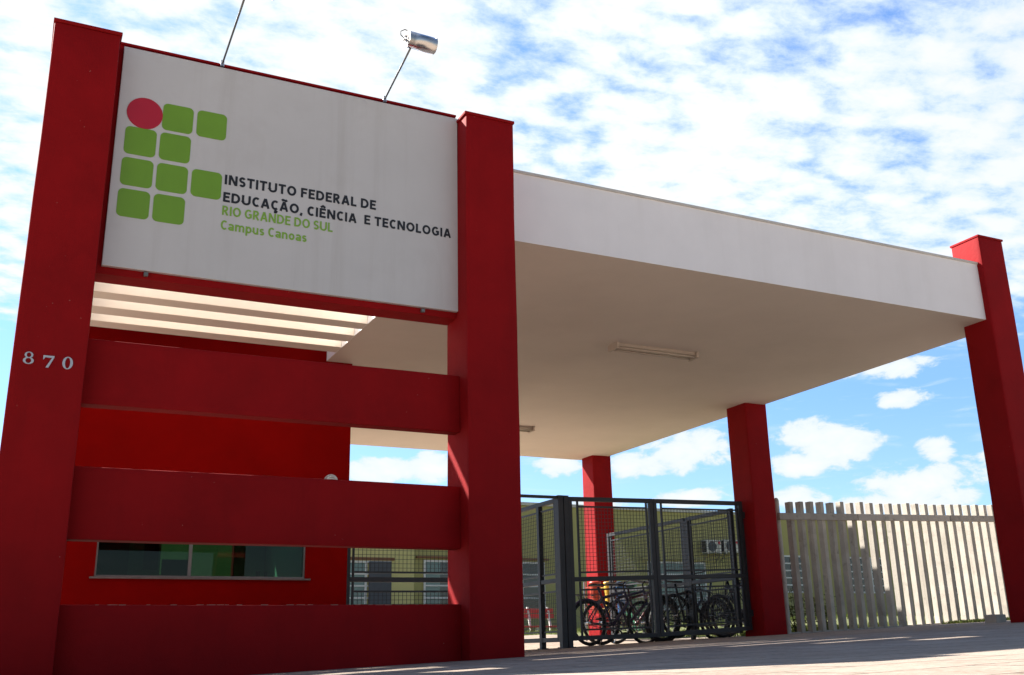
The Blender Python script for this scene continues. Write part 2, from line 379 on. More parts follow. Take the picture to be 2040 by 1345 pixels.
# ------------------------------------------------------------------ sign board
sb = empty('sign_board', (1.61, 6.79, 2.647), 'large white institution sign board with green tile logo and lettering, fixed between the red pillars', 'sign')
SX0, SX1, SZ0, SZ1, SY = .340, 2.879, 2.650, 4.297, 6.768
MB().box(SX0, SX1, SY, 6.803, SZ0, SZ1).build('board_panel', 'board', sb, bevel=.003)
def rrect(x0, x1, z0, z1, r, n=6):
    p = []
    for cx, cz, a0 in ((x1-r, z0+r, -90), (x1-r, z1-r, 0), (x0+r, z1-r, 90), (x0+r, z0+r, 180)):
        for k in range(n+1):
            a = R(a0+90*k/n); p.append((cx+r*math.cos(a), cz+r*math.sin(a)))
    return p
LY = SY-.003
cols = [.394, .624, .857]; rows = [(3.708, 3.914), (3.478, 3.686), (3.243, 3.450), (3.012, 3.216)]
for (ci, ri) in ((1,0),(2,0),(0,1),(1,1),(0,2),(1,2),(2,2),(0,3),(1,3)):
    xo = .010*(3-ri)/3.0; z0, z1 = rows[ri]
    MB().prism(rrect(cols[ci]+xo, cols[ci]+xo+.207, z0, z1, .034), LY, SY+.001).build('logo_tile', 'green', sb)
MB().prism([(.516+.119*math.cos(2*math.pi*k/48), 3.803+.119*math.sin(2*math.pi*k/48)) for k in range(48)], LY-.002, SY+.001).build('logo_dot', 'dotred', sb)
def strip(g, pts, wd, y, closed=False):
    """flat ribbon of constant width along a polyline in x,z (mitred)"""
    n = len(pts); L = []; Rr = []
    for i in range(n):
        a = pts[i-1] if (i > 0 or closed) else None; b = pts[(i+1) % n] if (i < n-1 or closed) else None; p = pts[i]
        d1 = (Vector(p)-Vector(a)).normalized() if a is not None else None; d2 = (Vector(b)-Vector(p)).normalized() if b is not None else None
        if d1 is None: d1 = d2
        if d2 is None: d2 = d1
        t = (d1+d2); t = t.normalized() if t.length > 1e-4 else d1
        nn = Vector((-t.y, t.x)); k = 1/max(.5, nn.dot(Vector((-d1.y, d1.x))))
        L.append(Vector(p)+nn*wd/2*k); Rr.append(Vector(p)-nn*wd/2*k)
    vs = [(q.x, y, q.y) for q in L]+[(q.x, y, q.y) for q in Rr]
    fs = [(i, n+i, n+(i+1) % n, (i+1) % n) for i in range(n if closed else n-1)]
    g.add(vs, fs)
def arc(cx, cy, rx, ry, a0, a1, n=14): return [(cx+rx*math.cos(R(a0+(a1-a0)*k/n)), cy+ry*math.sin(R(a0+(a1-a0)*k/n))) for k in range(n+1)]
def glyph(ch, t):
    """strokes of a bold sans letter, cap height 1, stroke width t -> (advance width, [(points, closed)])"""
    h = t/2; S = []
    def s_curve(W, H): r = (H-t)/4; return arc(W/2, H-h-r, W/2-h, r, 25, 270) + arc(W/2, h+r, W/2-h, r, 90, -155)[1:]
    if ch == ' ': return .26, S
    if ch == 'I': return t, [([(h, 0), (h, 1)], 0)]
    if ch == 'N': W = .69; return W, [([(h, 0), (h, 1)], 0), ([(h*1.2, .98), (W-h*1.2, .02)], 0), ([(W-h, 0), (W-h, 1)], 0)]
    if ch == 'S': W = .52; return W, [(s_curve(W, 1), 0)]
    if ch == 'T': W = .58; return W, [([(0, 1-h), (W, 1-h)], 0), ([(W/2, 0), (W/2, 1-h)], 0)]
    if ch == 'U': W = .70; return W, [([(h, 1), (h, .36)]+arc(W/2, .36, W/2-h, .36-h, 180, 360)+[(W-h, 1)], 0)]
    if ch == 'O': W = .75; return W, [(arc(W/2, .5, W/2-h, .5-h, 0, 360, 32)[:-1], 1)]
    if ch in 'E\u00caF':
        W = .52; S = [([(h, 0), (h, 1)], 0), ([(h, 1-h), (W, 1-h)], 0), ([(h, .52), (W-.05, .52)], 0)]
        if ch != 'F': S.append(([(h, h), (W, h)], 0))
        if ch == '\u00ca': S.append(([(.10, 1.10), (.28, 1.26), (.46, 1.10)], 0))
        return W, S
    if ch == 'D': W = .68; return W, [([(h, 0), (h, 1)], 0), ([(h, 1-h), (.26, 1-h)]+arc(.28, .5, W-h-.28, .5-h, 88, -88)+[(.26, h), (h, h)], 0)]
    if ch == 'R': W = .60; return W, [([(h, 0), (h, 1)], 0), ([(h, 1-h), (.28, 1-h)]+arc(.30, .715, W-h-.36, .285-h, 85, -85)+[(.28, .43+h*.1), (h, .43+h*.1)], 0), ([(.28, .44), (W-h*.9, 0)], 0)]
    if ch in 'A\u00c3':
        W = .68; S = [([(h*.85, 0), (W/2-.015, 1)], 0), ([(W-h*.85, 0), (W/2+.015, 1)], 0), ([(.20, .30), (W-.20, .30)], 0)]
        if ch == '\u00c3': S.append(([(.15, 1.12), (.24, 1.20), (.36, 1.17), (.48, 1.13), (.57, 1.22)], 0))
        return W, S
    if ch == 'L': W = .48; return W, [([(h, 0), (h, 1)], 0), ([(h, h), (W, h)], 0)]
    if ch in 'C\u00c7':
        W = .58; S = [(arc(W/2+.04, .5, W/2+.04-h, .5-h, 48, 312, 24), 0)]
        if ch == '\u00c7': S.append(([(.38, .03), (.36, -.09), (.45, -.16), (.40, -.25), (.26, -.25)], 0))
        return W, S
    if ch == 'G': W = .67; return W, [(arc(W/2+.02, .5, W/2+.02-h, .5-h, 48, 318, 24), 0), ([(W*.56, .47), (W-h, .47)], 0), ([(W-h, .47+h), (W-h, .13)], 0)]
    if ch == ',': return .20, [([(.12, .15), (.05, -.17)], 0)]
    if ch == 'o': W = .56; return W, [(arc(W/2, .36, W/2-h, .36-h, 0, 360, 26)[:-1], 1)]
    if ch == 'a': W = .52; return W, [(arc(W/2-.02, .48, W/2-h+.02, .24-h, 155, 0, 10)+[(W-h, .3), (W-h, 0)], 0), (arc(.245, .21, .245-h, .21-h, 0, 360, 22)[:-1], 1)]
    if ch == 'n': W = .54; return W, [([(h, 0), (h, .72)], 0), ([(h, .40)]+arc(W/2, .42, W/2-h, .30-h, 180, 0, 12)+[(W-h, 0)], 0)]
    if ch == 'm':
        W = .86; q = (W/2-h)/2; return W, [([(h, 0), (h, .72)], 0), ([(h, .40)]+arc(h+q, .44, q, .28-h, 180, 0, 12)+[(W/2, 0)], 0), ([(W/2, .40)]+arc(W/2+q, .44, q, .28-h, 180, 0, 12)+[(W-h, 0)], 0)]
    if ch == 'u': W = .54; return W, [([(h, .72), (h, .30)]+arc(W/2, .30, W/2-h, .30-h, 180, 360, 12)+[(W-h, .32)], 0), ([(W-h, 0), (W-h, .72)], 0)]
    if ch == 'p': W = .55; return W, [([(h, -.28), (h, .72)], 0), (arc(W/2+.01, .36, W/2-h, .36-h, 0, 360, 22)[:-1], 1)]
    if ch == 's': W = .44; return W, [(s_curve(W, .72), 0)]
    if ch == '5': W = .5; return W, [([(W-.05, 1-h), (h, 1-h), (h, .56), (.26, .60)]+arc(.24, .32, W-h-.24, .32-h, 80, -140), 0)]
    return .3, S
def text(body, x0, x1, zbase, cap, mname, parent, y, t=.17, gap=.10):
    lay = []; X = 0.0
    for chh in body:
        W, S = glyph(chh, t); lay.append((X, S)); X += W+(gap if chh != ' ' else .0)
    X -= gap; k = (x1-x0)/X; g = MB(); n = 0
    for ox, S in lay:
        for pts, cl in S:
            strip(g, [(x0+(ox+p[0])*k, zbase+p[1]*cap) for p in pts], t*(k+cap)/2, y-.0001*(n % 5), cl); n += 1
    return g.build('lettering', mname, parent, fix=False)
TY = SY-.002
text('INSTITUTO FEDERAL DE', 1.086, 2.208, 3.372, .076, 'ink', sb, TY, .20)
text('EDUCA\u00c7\u00c3O, CI\u00caNCIA', 1.083, 2.060, 3.238, .074, 'ink', sb, TY, .20)
text('E TECNOLOGIA', 2.119, 2.820, 3.243, .074, 'ink', sb, TY, .20)
text('RIO GRANDE DO SUL', 1.083, 1.880, 3.136, .071, 'gtxt', sb, TY-.0007, .175)
text('Campus Canoas', 1.080, 1.690, 3.026, .071, 'gtxt', sb, TY, .175)
for x, z in ((.62, 2.632), (2.60, 2.630)): MB().box(x-.014, x+.014, 6.778, 6.806, z-.014, z+.012).build('fixing_clip', 'pole', sb, bevel=.002)

# ------------------------------------------------------------------ house number on the left pillar (seriffed figures)
hn = empty('house_number', (.09, 6.6, 1.88), 'metal serif house number 870 on the left red pillar', 'house number')
def oval(cx, cz, a, b, n=28): return [(cx+a*math.cos(2*math.pi*k/n), cz+b*math.sin(2*math.pi*k/n)) for k in range(n)]
def ringmesh(g, o, i, y0, y1):
    n = len(o); vs = [(x, y0, z) for x, z in o]+[(x, y0, z) for x, z in i]+[(x, y1, z) for x, z in o]+[(x, y1, z) for x, z in i]; fs = []
    for k in range(n):
        j = (k+1) % n
        fs += [(k, j, n+j, n+k), (2*n+k, 3*n+k, 3*n+j, 2*n+j), (k, 2*n+k, 2*n+j, j), (n+k, n+j, 3*n+j, 3*n+k)]
    return g.add(vs, fs)
dy0, dy1 = 6.592, 6.601
def scl(c): return c
g8 = MB(); cx, cz = -.022, 1.930
ringmesh(g8, oval(cx, cz+.0185, .024, .0195), oval(cx, cz+.0185, .0125, .0150), dy0, dy1)
ringmesh(g8, oval(cx, cz-.0175, .030, .0215), oval(cx, cz-.0175, .0155, .0165), dy0-.0006, dy1)
g8.build('digit', 'alu', hn)
cx, cz = .088, 1.917
g7 = MB().prism([(cx-.030, cz+.0375), (cx+.032, cz+.0375), (cx+.032, cz+.030), (cx+.004, cz-.038), (cx-.012, cz-.038), (cx+.019, cz+.025), (cx-.020, cz+.025), (cx-.026, cz+.012), (cx-.030, cz+.012)], dy0, dy1)
g7.build('digit', 'alu', hn)
cx, cz = .197, 1.919
ringmesh(MB(), oval(cx, cz, .030, .0395), oval(cx, cz, .0145, .0345), dy0, dy1).build('digit', 'alu', hn)

# ------------------------------------------------------------------ sign floodlights on bracket arms
def flood(base, tip, label, length=.22, rad=.062):
    base = Vector(base); tip = Vector(tip)
    e = empty('sign_floodlight', base, label, 'floodlight', 'floodlights over the sign')
    MB().tube([base, tip], .0075, 10).build('arm', 'pole', e, smooth=True)
    MB().cyl(base+Vector((0, -.004, -.024)), base+Vector((0, 0, .024)), .015, 12).build('arm_socket', 'steel', e, smooth=False)
    c0 = tip + Vector((-.035, -.02, rad*.9)); ax = Vector((1, .04, 0)).normalized()
    n = 32; h = MB(); h.tube([c0, c0+ax*.006, c0+ax*.006, c0+ax*(length-.006), c0+ax*(length-.006), c0+ax*length], [rad+.003, rad+.003, rad, rad, rad+.003, rad+.003], n)
    hs = h.build('lamp_housing', 'polish', e, smooth=False)
    for p in hs.data.polygons: p.use_smooth = len(p.vertices) == 4 and abs(p.normal.x) < .5
    # bracket, wing nut and cable at the back end
    b_ = MB().box(c0.x-.012, c0.x-.004, c0.y-.012, c0.y+.012, c0.z-.05, c0.z+.045); b_.cyl(c0+Vector((-.034, 0, -.012)), c0+Vector((-.004, 0, -.012)), .010, 10)
    b_.cyl(c0+Vector((-.026, 0, .02)), c0+Vector((-.004, 0, .02)), .008, 8); b_.build('bracket', 'steel', e)
    pts = [c0+Vector((-.02, 0, -.004)), c0+Vector((-.05, 0, .02)), c0+Vector((-.052, 0, .05)), c0+Vector((-.02, 0, rad+.012)), c0+Vector((.03, .01, rad+.014)), c0+Vector((.09, .01, rad+.006)), c0+Vector((.15, .01, rad+.012)), c0+Vector((.165, .005, rad-.002))]
    MB().tube(pts, .0035, 8).build('cable', 'wire', e, smooth=True)
    return e
flood((2.266, 6.785, 4.335), (2.266, 6.200, 4.455), 'polished cylinder floodlight on a thin arm above the right half of the sign')
flood((1.015, 6.785, 4.335), (1.015, 5.960, 4.410), 'thin floodlight arm above the left half of the sign, its lamp out of frame')

# ------------------------------------------------------------------ canopy
SO, ST = 3.545, 4.197
cn = empty('entrance_canopy', (6.5, 11.8, gz(6.5, 11.8)), 'flat white canopy roof with cream soffit and open louvred bay, carried on red pillars', 'canopy')
CX0, CX1, CY0, CY1 = -.06, 9.752, 7.268, 16.398
OX0, OX1, OY0, OY1 = .16, 3.19, 7.75, 11.575
def frame_slab(g, z0, z1):
    xs = [CX0, OX0, OX1, CX1]; ys = [CY0, OY0, OY1, CY1]
    P = lambda i, j, z: (xs[i], ys[j], z)
    vs = [P(i, j, z) for z in (z0, z1) for j in range(4) for i in range(4)]; fs = []
    I = lambda i, j, k: k*16+j*4+i
    for j in range(3):
        for i in range(3):
            if i == 1 and j == 1: continue
            fs += [(I(i,j,0), I(i,j+1,0), I(i+1,j+1,0), I(i+1,j,0)), (I(i,j,1), I(i+1,j,1), I(i+1,j+1,1), I(i,j+1,1))]
    for i in range(3): fs += [(I(i,0,0), I(i+1,0,0), I(i+1,0,1), I(i,0,1)), (I(i+1,3,0), I(i,3,0), I(i,3,1), I(i+1,3,1))]
    for j in range(3): fs += [(I(0,j+1,0), I(0,j,0), I(0,j,1), I(0,j+1,1)), (I(3,j,0), I(3,j+1,0), I(3,j+1,1), I(3,j,1))]
    fs += [(I(2,1,0), I(1,1,0), I(1,1,1), I(2,1,1)), (I(1,2,0), I(2,2,0), I(2,2,1), I(1,2,1)), (I(1,1,0), I(1,2,0), I(1,2,1), I(1,1,1)), (I(2,2,0), I(2,1,0), I(2,1,1), I(2,2,1))]
    return g.add(vs, fs)
slab = frame_slab(MB(), SO, ST).build('roof_slab', 'white', cn)
slab.data.materials.append(M['soffit'])
for p in slab.data.polygons:
    if p.normal.z < -.5: p.material_index = 1
    elif p.normal.z > .5: p.material_index = 0
# edge flashing (four strips, proud of the fascia)
f_ = MB(); q = .018
f_.box(CX0-q, 9.397, CY0-q, CY0+.12, ST-.004, ST+.020); f_.box(9.787, CX1+q, CY0-q, CY0+.12, ST-.004, ST+.020) if CX1+q > 9.787 else None
f_.box(CX0-q, CX0+.12, CY0+.121, CY1-.121, ST-.004, ST+.020); f_.box(CX0-q, CX1+q, CY1-.12, CY1+q, ST-.004, ST+.020); f_.box(CX1-.12, CX1+q, 7.60, CY1-.121, ST-.004, ST+.020)
f_.build('roof_flashing', 'flash', cn, bevel=.004)
for y0, y1 in ((8.065, 8.285), (8.545, 8.765), (9.02, 9.24), (9.50, 9.72), (9.976, 10.19), (10.44, 10.693), (10.93, 11.156)):
    MB().box(OX0+.002, OX1-.002, y0, y1, SO+.002, SO+.205).build('louvre_beam', 'louvre', cn, bevel=.004)
PX0, PX1 = 9.399, 9.785
pillar(PX0, PX1, 7.198, 7.571, 4.505, cn)
for y0, y1 in ((11.474, 11.905), (15.87, 16.27)): pillar(PX0, PX1, y0, y1, SO+.02, cn, False)
# left-hand supports standing behind the booth
pillar(.0, .14, 15.9, 16.3, SO+.02, cn, False)

# soffit strip lights
def strip_light(x0, x1, yc, label):
    e = empty('ceiling_light', ((x0+x1)/2, yc, SO), label, 'ceiling light', 'strip lights under the canopy')
    MB().prism([(0, 0)]*0 or [(x0, SO), (x1, SO), (x1-.02, SO-.035), (x0+.02, SO-.035)], yc-.06, yc+.06).build('housing', 'lightcase', e)
    for x in (x0+.01, x1-.04): MB().box(x, x+.03, yc-.10, yc+.10, SO-.075, SO-.001).build('end_cap', 'lightcase', e, bevel=.004)
    for s in (-.055, .055): MB().cyl((x0+.04, yc+s, SO-.055), (x1-.04, yc+s, SO-.055), .014, 12)  .build('tube', 'lightcase', e, smooth=True)
strip_light(6.02, 7.19, 9.62, 'twin tube strip light in the middle of the cream soffit')
strip_light(6.10, 7.27, 14.10, 'strip light at the back of the soffit, its end showing past the red pillar')

# ------------------------------------------------------------------ guard booth
BY0, BY1, BX_0, BX_1, BZ = 11.55, 15.2, .05, 3.512, 3.545
bt = empty('guard_booth', (1.7, 12.9, gz(1.7, 12.9)), 'red walled guard booth with a long green tinted window, standing behind the crossbeams', 'booth')
WX0, WX1, WZ0, WZ1 = .818, 3.026, .988, 2.0
g = MB(); zb = gz(0, 13)-.1
def wall_with_hole(g, x0, x1, z0, z1, hx0, hx1, hz0, hz1, y0, y1):
    xs = [x0, hx0, hx1, x1]; zs = [z0, hz0, hz1, z1]; vs = [(x, y, z) for y in (y0, y1) for z in zs for x in xs]; fs = []
    I = lambda i, j, k: k*16+j*4+i
    for j in range(3):
        for i in range(3):
            if i == 1 and j == 1: continue
            fs += [(I(i,j,0), I(i+1,j,0), I(i+1,j+1,0), I(i,j+1,0)), (I(i,j,1), I(i,j+1,1), I(i+1,j+1,1), I(i+1,j,1))]
    for i in range(3): fs += [(I(i,0,0), I(i,0,1), I(i+1,0,1), I(i+1,0,0)), (I(i,3,0), I(i+1,3,0), I(i+1,3,1), I(i,3,1))]
    for j in range(3): fs += [(I(0,j,0), I(0,j+1,0), I(0,j+1,1), I(0,j,1)), (I(3,j,0), I(3,j,1), I(3,j+1,1), I(3,j+1,0))]
    fs += [(I(1,1,0), I(2,1,0), I(2,1,1), I(1,1,1)), (I(1,2,0), I(1,2,1), I(2,2,1), I(2,2,0)), (I(1,1,0), I(1,1,1), I(1,2,1), I(1,2,0)), (I(2,1,0), I(2,2,0), I(2,2,1), I(2,1,1))]
    return g.add(vs, fs)
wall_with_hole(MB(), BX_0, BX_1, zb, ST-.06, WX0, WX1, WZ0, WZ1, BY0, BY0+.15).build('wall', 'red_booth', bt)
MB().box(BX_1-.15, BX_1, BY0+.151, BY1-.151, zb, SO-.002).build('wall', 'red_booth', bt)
wall_with_hole(MB(), BX_0, BX_1, zb, SO-.002, 1.9, 2.9, 1.1, 2.2, BY1-.15, BY1).build('wall', 'red_booth', bt)  # rear window opening added so the sun brightens the inside
# left wall, with a doorway opening added to let sunlight in
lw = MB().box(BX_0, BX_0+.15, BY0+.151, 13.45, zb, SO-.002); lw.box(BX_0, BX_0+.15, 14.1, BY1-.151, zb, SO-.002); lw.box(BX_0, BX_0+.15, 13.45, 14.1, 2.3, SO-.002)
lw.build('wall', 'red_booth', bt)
MB().box(BX_0+.152, BX_1-.152, BY0+.152, BY1-.152, zb+.02, gz(1.7, 13)+.06).build('floor_slab', 'conc', bt)
MB().box(BX_0+.151, BX_1-.151, BY0+.151, BY1-.151, 2.75, 2.80).build('ceiling_panel', 'interior', bt)
il = MB(); il.box(BX_1-.163, BX_1-.151, BY0+.16, BY1-.16, .2, 2.74)
il.box(BX_0+.16, 1.89, BY1-.163, BY1-.151, .2, 2.74); il.box(2.91, BX_1-.17, BY1-.163, BY1-.151, .2, 2.74); il.box(1.89, 2.91, BY1-.163, BY1-.151, .2, 1.09); il.box(1.89, 2.91, BY1-.163, BY1-.151, 2.21, 2.74)
il.build('interior_lining', 'interior', bt)
MB().box(BX_0+.2, 1.40, 14.2, 14.26, .2, 2.2).build('partition', 'grey_shutter', bt)
wn = MB(); t_ = .018; yw0, yw1 = BY0+.02, BY0+.07
wn.box(WX0, WX0+t_, yw0, yw1, WZ0, WZ1); wn.box(WX1-t_, WX1, yw0, yw1, WZ0, WZ1); wn.box(WX0+t_, WX1-t_, yw0, yw1, WZ0, WZ0+t_); wn.box(WX0+t_, WX1-t_, yw0, yw1, WZ1-t_, WZ1)
wf = wn.build('window', 'dark_alu', bt, bevel=.002)
MB().box(1.750, 1.786, yw0-.004, yw1-.03, WZ0+t_, WZ1-t_).build('mullion', 'dark_alu', wf, bevel=.002)
for a, b, yy in ((WX0+t_, 1.77, yw0+.012), (1.77, WX1-t_, yw0+.030)): MB().box(a, b, yy, yy+.006, WZ0+t_, WZ1-t_).build('pane', 'boothglass', wf)
MB().box(WX0-.045, WX1+.06, BY0-.03, BY0+.019, WZ0-.020, WZ0-.001).build('window_sill', 'slab_stone', bt, bevel=.003)

wl = empty('wall_lamp', (3.285, BY0, 2.095), 'round grey bulkhead lamp on the red booth wall, peeping over the middle crossbeam', 'wall lamp')
lb = MB().tube([(3.285, BY0+.001, 2.095), (3.285, BY0-.03, 2.095), (3.285, BY0-.03, 2.095), (3.285, BY0-.05, 2.095)], [.082, .082, .076, .066], 28); lb.build('lamp_body', 'alu', wl)
lg = MB().ring((3.285, BY0-.051, 2.095), .045, .006, 'y', 28, 6).ring((3.285, BY0-.051, 2.095), .022, .005, 'y', 20, 6)
lg.bar((3.225, BY0-.052, 2.095), (3.345, BY0-.052, 2.095), .008).bar((3.285, BY0-.052, 2.035), (3.285, BY0-.052, 2.095), .008); lg.build('guard_ring', 'steel', wl)

# things inside the booth
nb = empty('notice_board', (1.59, 13.50, 1.3), 'dark notice board hanging inside the booth behind the left pane', 'notice board')
MB().box(1.51, 1.675, 13.48, 13.50, 1.215, 2.0).build('board_face', 'cork', nb); MB().box(1.505, 1.68, 13.501, 13.512, 1.21, 2.005).build('backing', 'brown', nb)
dk = empty('counter', (1.9, 11.95, gz(1.9, 11.95)), 'brown counter under the booth window', 'counter')
MB().box(.5, 3.1, 11.72, 12.62, .955, .985).build('counter_top', 'cork', dk)
for x in (.6, 3.0): MB().box(x-.03, x+.03, 11.8, 12.5, gz(1.7, 13)+.06, .954).build('leg', 'cork', dk)
mo = empty('monitor', (1.74, 12.4, .986), 'black computer monitor on the counter behind the left pane', 'monitor')
MB().box(1.585, 1.900, 12.38, 12.415, 1.04, 1.245).build('screen_housing', 'black', mo, bevel=.006); MB().box(1.598, 1.887, 12.376, 12.3795, 1.053, 1.232).build('screen', 'darkpane', mo)
MB().box(1.72, 1.76, 12.39, 12.41, .992, 1.04).build('stand', 'black', mo); MB().box(1.65, 1.83, 12.33, 12.47, .986, .992).build('stand_base', 'black', mo)
for x, h, lab in ((2.575, .10, 'wider of two dark cups on the counter behind the right pane'), (2.665, .09, 'narrower of two dark cups on the counter, nearer the window edge')):
    e = empty('desk_cup', (x, 11.9, .985), lab, 'cup')
    MB().tube([(x, 11.9, .986), (x, 11.9, .986+h)], [.026 if x < 2.6 else .019]*2, 16).build('cup_body', 'black', e)
    MB().ring((x, 11.9, .986+h), .025 if x < 2.6 else .018, .003, 'z', 16, 6).build('rim', 'cork', e)

# seated guard (only head and shoulder show through the glass)
pe = empty('person', (.90, 12.62, gz(1.7, 13)+.06), 'person in a dark shirt with dark hair seated inside the booth at the window edge', 'person')
def skin_obj(name, verts, edges, radii, m, parent, sub=2):
    off = root_loc(parent); me = bpy.data.meshes.new(name); me.from_pydata([tuple(Vector(v)-off) for v in verts], edges, [])
    o = bpy.data.objects.new(name, me); col.objects.link(o); o.parent = parent
    sk = o.modifiers.new('skin', 'SKIN')
    for i, r in enumerate(radii): me.skin_vertices[0].data[i].radius = r if isinstance(r, tuple) else (r, r)
    me.skin_vertices[0].data[0].use_root = True
    ss = o.modifiers.new('smooth', 'SUBSURF'); ss.levels = sub; ss.render_levels = sub
    me.materials.append(M[m]); return o
px, py, pz = .90, 12.62, .225
B = lambda x, y, z: (px+x, py+y, pz+z)
vs = [B(0,0,.34), B(0,.02,.50), B(0,.02,.66), B(0,0,.73), B(0,-.02,.79), B(0,-.035,.86), B(0,-.025,.925),
      B(-.17,.02,.66), B(-.22,.0,.46), B(-.20,-.22,.40), B(-.16,-.36,.42), B(.17,.02,.66), B(.22,.0,.46), B(.20,-.22,.40), B(.16,-.36,.42),
      B(-.10,-.02,.31), B(-.12,-.40,.30), B(-.12,-.42,.03), B(-.12,-.52,.02), B(.10,-.02,.31), B(.12,-.40,.30), B(.12,-.42,.03), B(.12,-.52,.02)]
es = [(0,1),(1,2),(2,3),(3,4),(4,5),(5,6),(2,7),(7,8),(8,9),(9,10),(2,11),(11,12),(12,13),(13,14),(0,15),(15,16),(16,17),(17,18),(0,19),(19,20),(20,21),(21,22)]
rd = [.13,.13,.12,.055,.075,.088,.06,.062,.048,.038,.030,.062,.048,.038,.030,.085,.068,.045,.035,.085,.068,.045,.035]
skin_obj('body', vs, es, rd, 'cloth', pe)
hd = MB()
def ball(g, c, rx, ry, rz, n=16, m=10, zmin=-1):
    vs = []; fs = []
    for j in range(m+1):
        t = math.pi*j/m
        for i in range(n): a = 2*math.pi*i/n; vs.append((c[0]+rx*math.sin(t)*math.cos(a), c[1]+ry*math.sin(t)*math.sin(a), c[2]+rz*math.cos(t)))
    for j in range(m):
        for i in range(n): fs.append((j*n+i, j*n+(i+1) % n, (j+1)*n+(i+1) % n, (j+1)*n+i))
    return g.add(vs, fs)
ball(hd, B(0,-.045,.855), .078, .088, .112); ball(hd, B(0,-.135,.845), .013, .018, .024, 8, 6); ball(hd, B(-.078,-.03,.85), .012, .022, .03, 8, 6); ball(hd, B(.078,-.03,.85), .012, .022, .03, 8, 6)
hd.tube([B(-.022,-.128,.805), B(0,-.134,.803), B(.022,-.128,.805)], .006, 6); hd.build('face', 'skin', pe, smooth=True)
hr = MB(); ball(hr, B(0,-.022,.888), .092, .098, .095); hr.build('hair', 'hair', pe, smooth=True)
ch = empty('office_chair', (.90, 12.7, gz(1.7, 13)+.06), 'black office chair under the seated person in the booth', 'chair')
MB().box(.68, 1.12, 12.45, 12.88, .42, .47).build('seat', 'black', ch, bevel=.015); MB().box(.70, 1.10, 12.83, 12.88, .5, .86).build('backrest', 'black', ch, bevel=.015)
MB().cyl((.90, 12.66, .24), (.90, 12.66, .43), .03, 12).build('column', 'black', ch)
fb = MB()
for k in range(5): a = 2*math.pi*k/5; fb.bar((.90, 12.66, .25), (.90+.26*math.cos(a), 12.66+.26*math.sin(a), .235), .04, .03)
fb.build('foot', 'black', ch)

# ------------------------------------------------------------------ gates and mesh fencing
YG = 11.715
def mesh_panel(parent, P, a, b, z0f, z1f, cell=.05, wr=.0045, name='wire_mesh'):
    """wire grid between stations a..b along direction P(t, z); z0f/z1f give bottom/top at t"""
    g = MB(); n = max(1, round((b-a)/cell))
    for i in range(n+1):
        t = a+(b-a)*i/n; g.bar(P(t, z0f(t)), P(t, z1f(t)), wr)
    m = max(1, round((z1f(a)-z0f(a))/cell))
    for j in range(m+1):
        k = j/m; g.bar(P(a, z0f(a)*(1-k)+z1f(a)*k), P(b, z0f(b)*(1-k)+z1f(b)*k), wr)
    return g.build(name, 'wire', parent)
def gate_leaf(parent, P, a, b, bot, mid, top, inset_a=.085, inset_b=.085, stile=.055, side_a=True, side_b=True):
    """dark tube gate: outer frame, inset thin frame, thick mid rail; bot/mid/top are (value at a, value at b)"""
    L = lambda pr: (lambda t: pr[0]+(pr[1]-pr[0])*(t-a)/(b-a))
    zb_, zm, zt = L(bot), L(mid), L(top)
    g = MB(); h = stile/2
    if side_a: g.bar(P(a+h, zb_(a)-h), P(a+h, zt(a)), stile)
    if side_b: g.bar(P(b-h, zb_(b)-h), P(b-h, zt(b)), stile)
    aa, bb = a+stile, b-stile
    g.bar(P(aa, zt(aa)-h), P(bb, zt(bb)-h), stile, stile); g.bar(P(aa, zb_(aa)), P(bb, zb_(bb)), stile, stile)
    g.build('frame', 'gate', parent, bevel=.003)
    MB().bar(P(aa, zm(aa)), P(bb, zm(bb)), stile-.004, stile).build('mid_rail', 'gate', parent, bevel=.003)
    a2, b2 = a+inset_a+.011, b-inset_b-.011; s = .022
    r_ = MB()
    up0, up1 = (lambda t: zm(t)+.085), (lambda t: zt(t)-.125)
    lo0, lo1 = (lambda t: zb_(t)+.10), (lambda t: zm(t)-.135)
    for z0, z1 in ((up0, up1), (lo0, lo1)):
        r_.bar(P(a2, z0(a2)), P(b2, z0(b2)), s); r_.bar(P(a2, z1(a2)), P(b2, z1(b2)), s)
    for t in (a2, b2):
        r_.bar(P(t, zm(t)+.03), P(t, zt(t)-stile), s+.002); r_.bar(P(t, zb_(t)+h), P(t, zm(t)-.03), s+.002)
    r_.build('inner_frame', 'gate', parent)
    mesh_panel(parent, P, a2+.01, b2-.01, up0, up1); mesh_panel(parent, P, a2+.01, b2-.01, lo0, lo1)
PX = lambda x, z: (x, YG, z)
g1 = empty('gate_leaf', (6.6, YG, .25), 'left closed mesh gate leaf, beside the two dark posts standing side by side', 'gate', 'closed gate leaves')
gate_leaf(g1, PX, 6.525, 7.842, (.297, .325), (1.025, 1.065), (2.083, 2.112), inset_a=.135)
g2 = empty('gate_leaf', (9.36, YG, .33), 'graphite mesh gate leaf hung on the square red pillar beside the concrete fence', 'gate', 'closed gate leaves')
gate_leaf(g2, PX, 7.849, 9.365, (.328, .395), (1.063, 1.105), (2.112, 2.140), inset_a=.13)
for z in (.55, 1.9): MB().box(9.366, 9.40, YG-.03, YG+.03, z, z+.09).build('hinge', 'gate', g2)
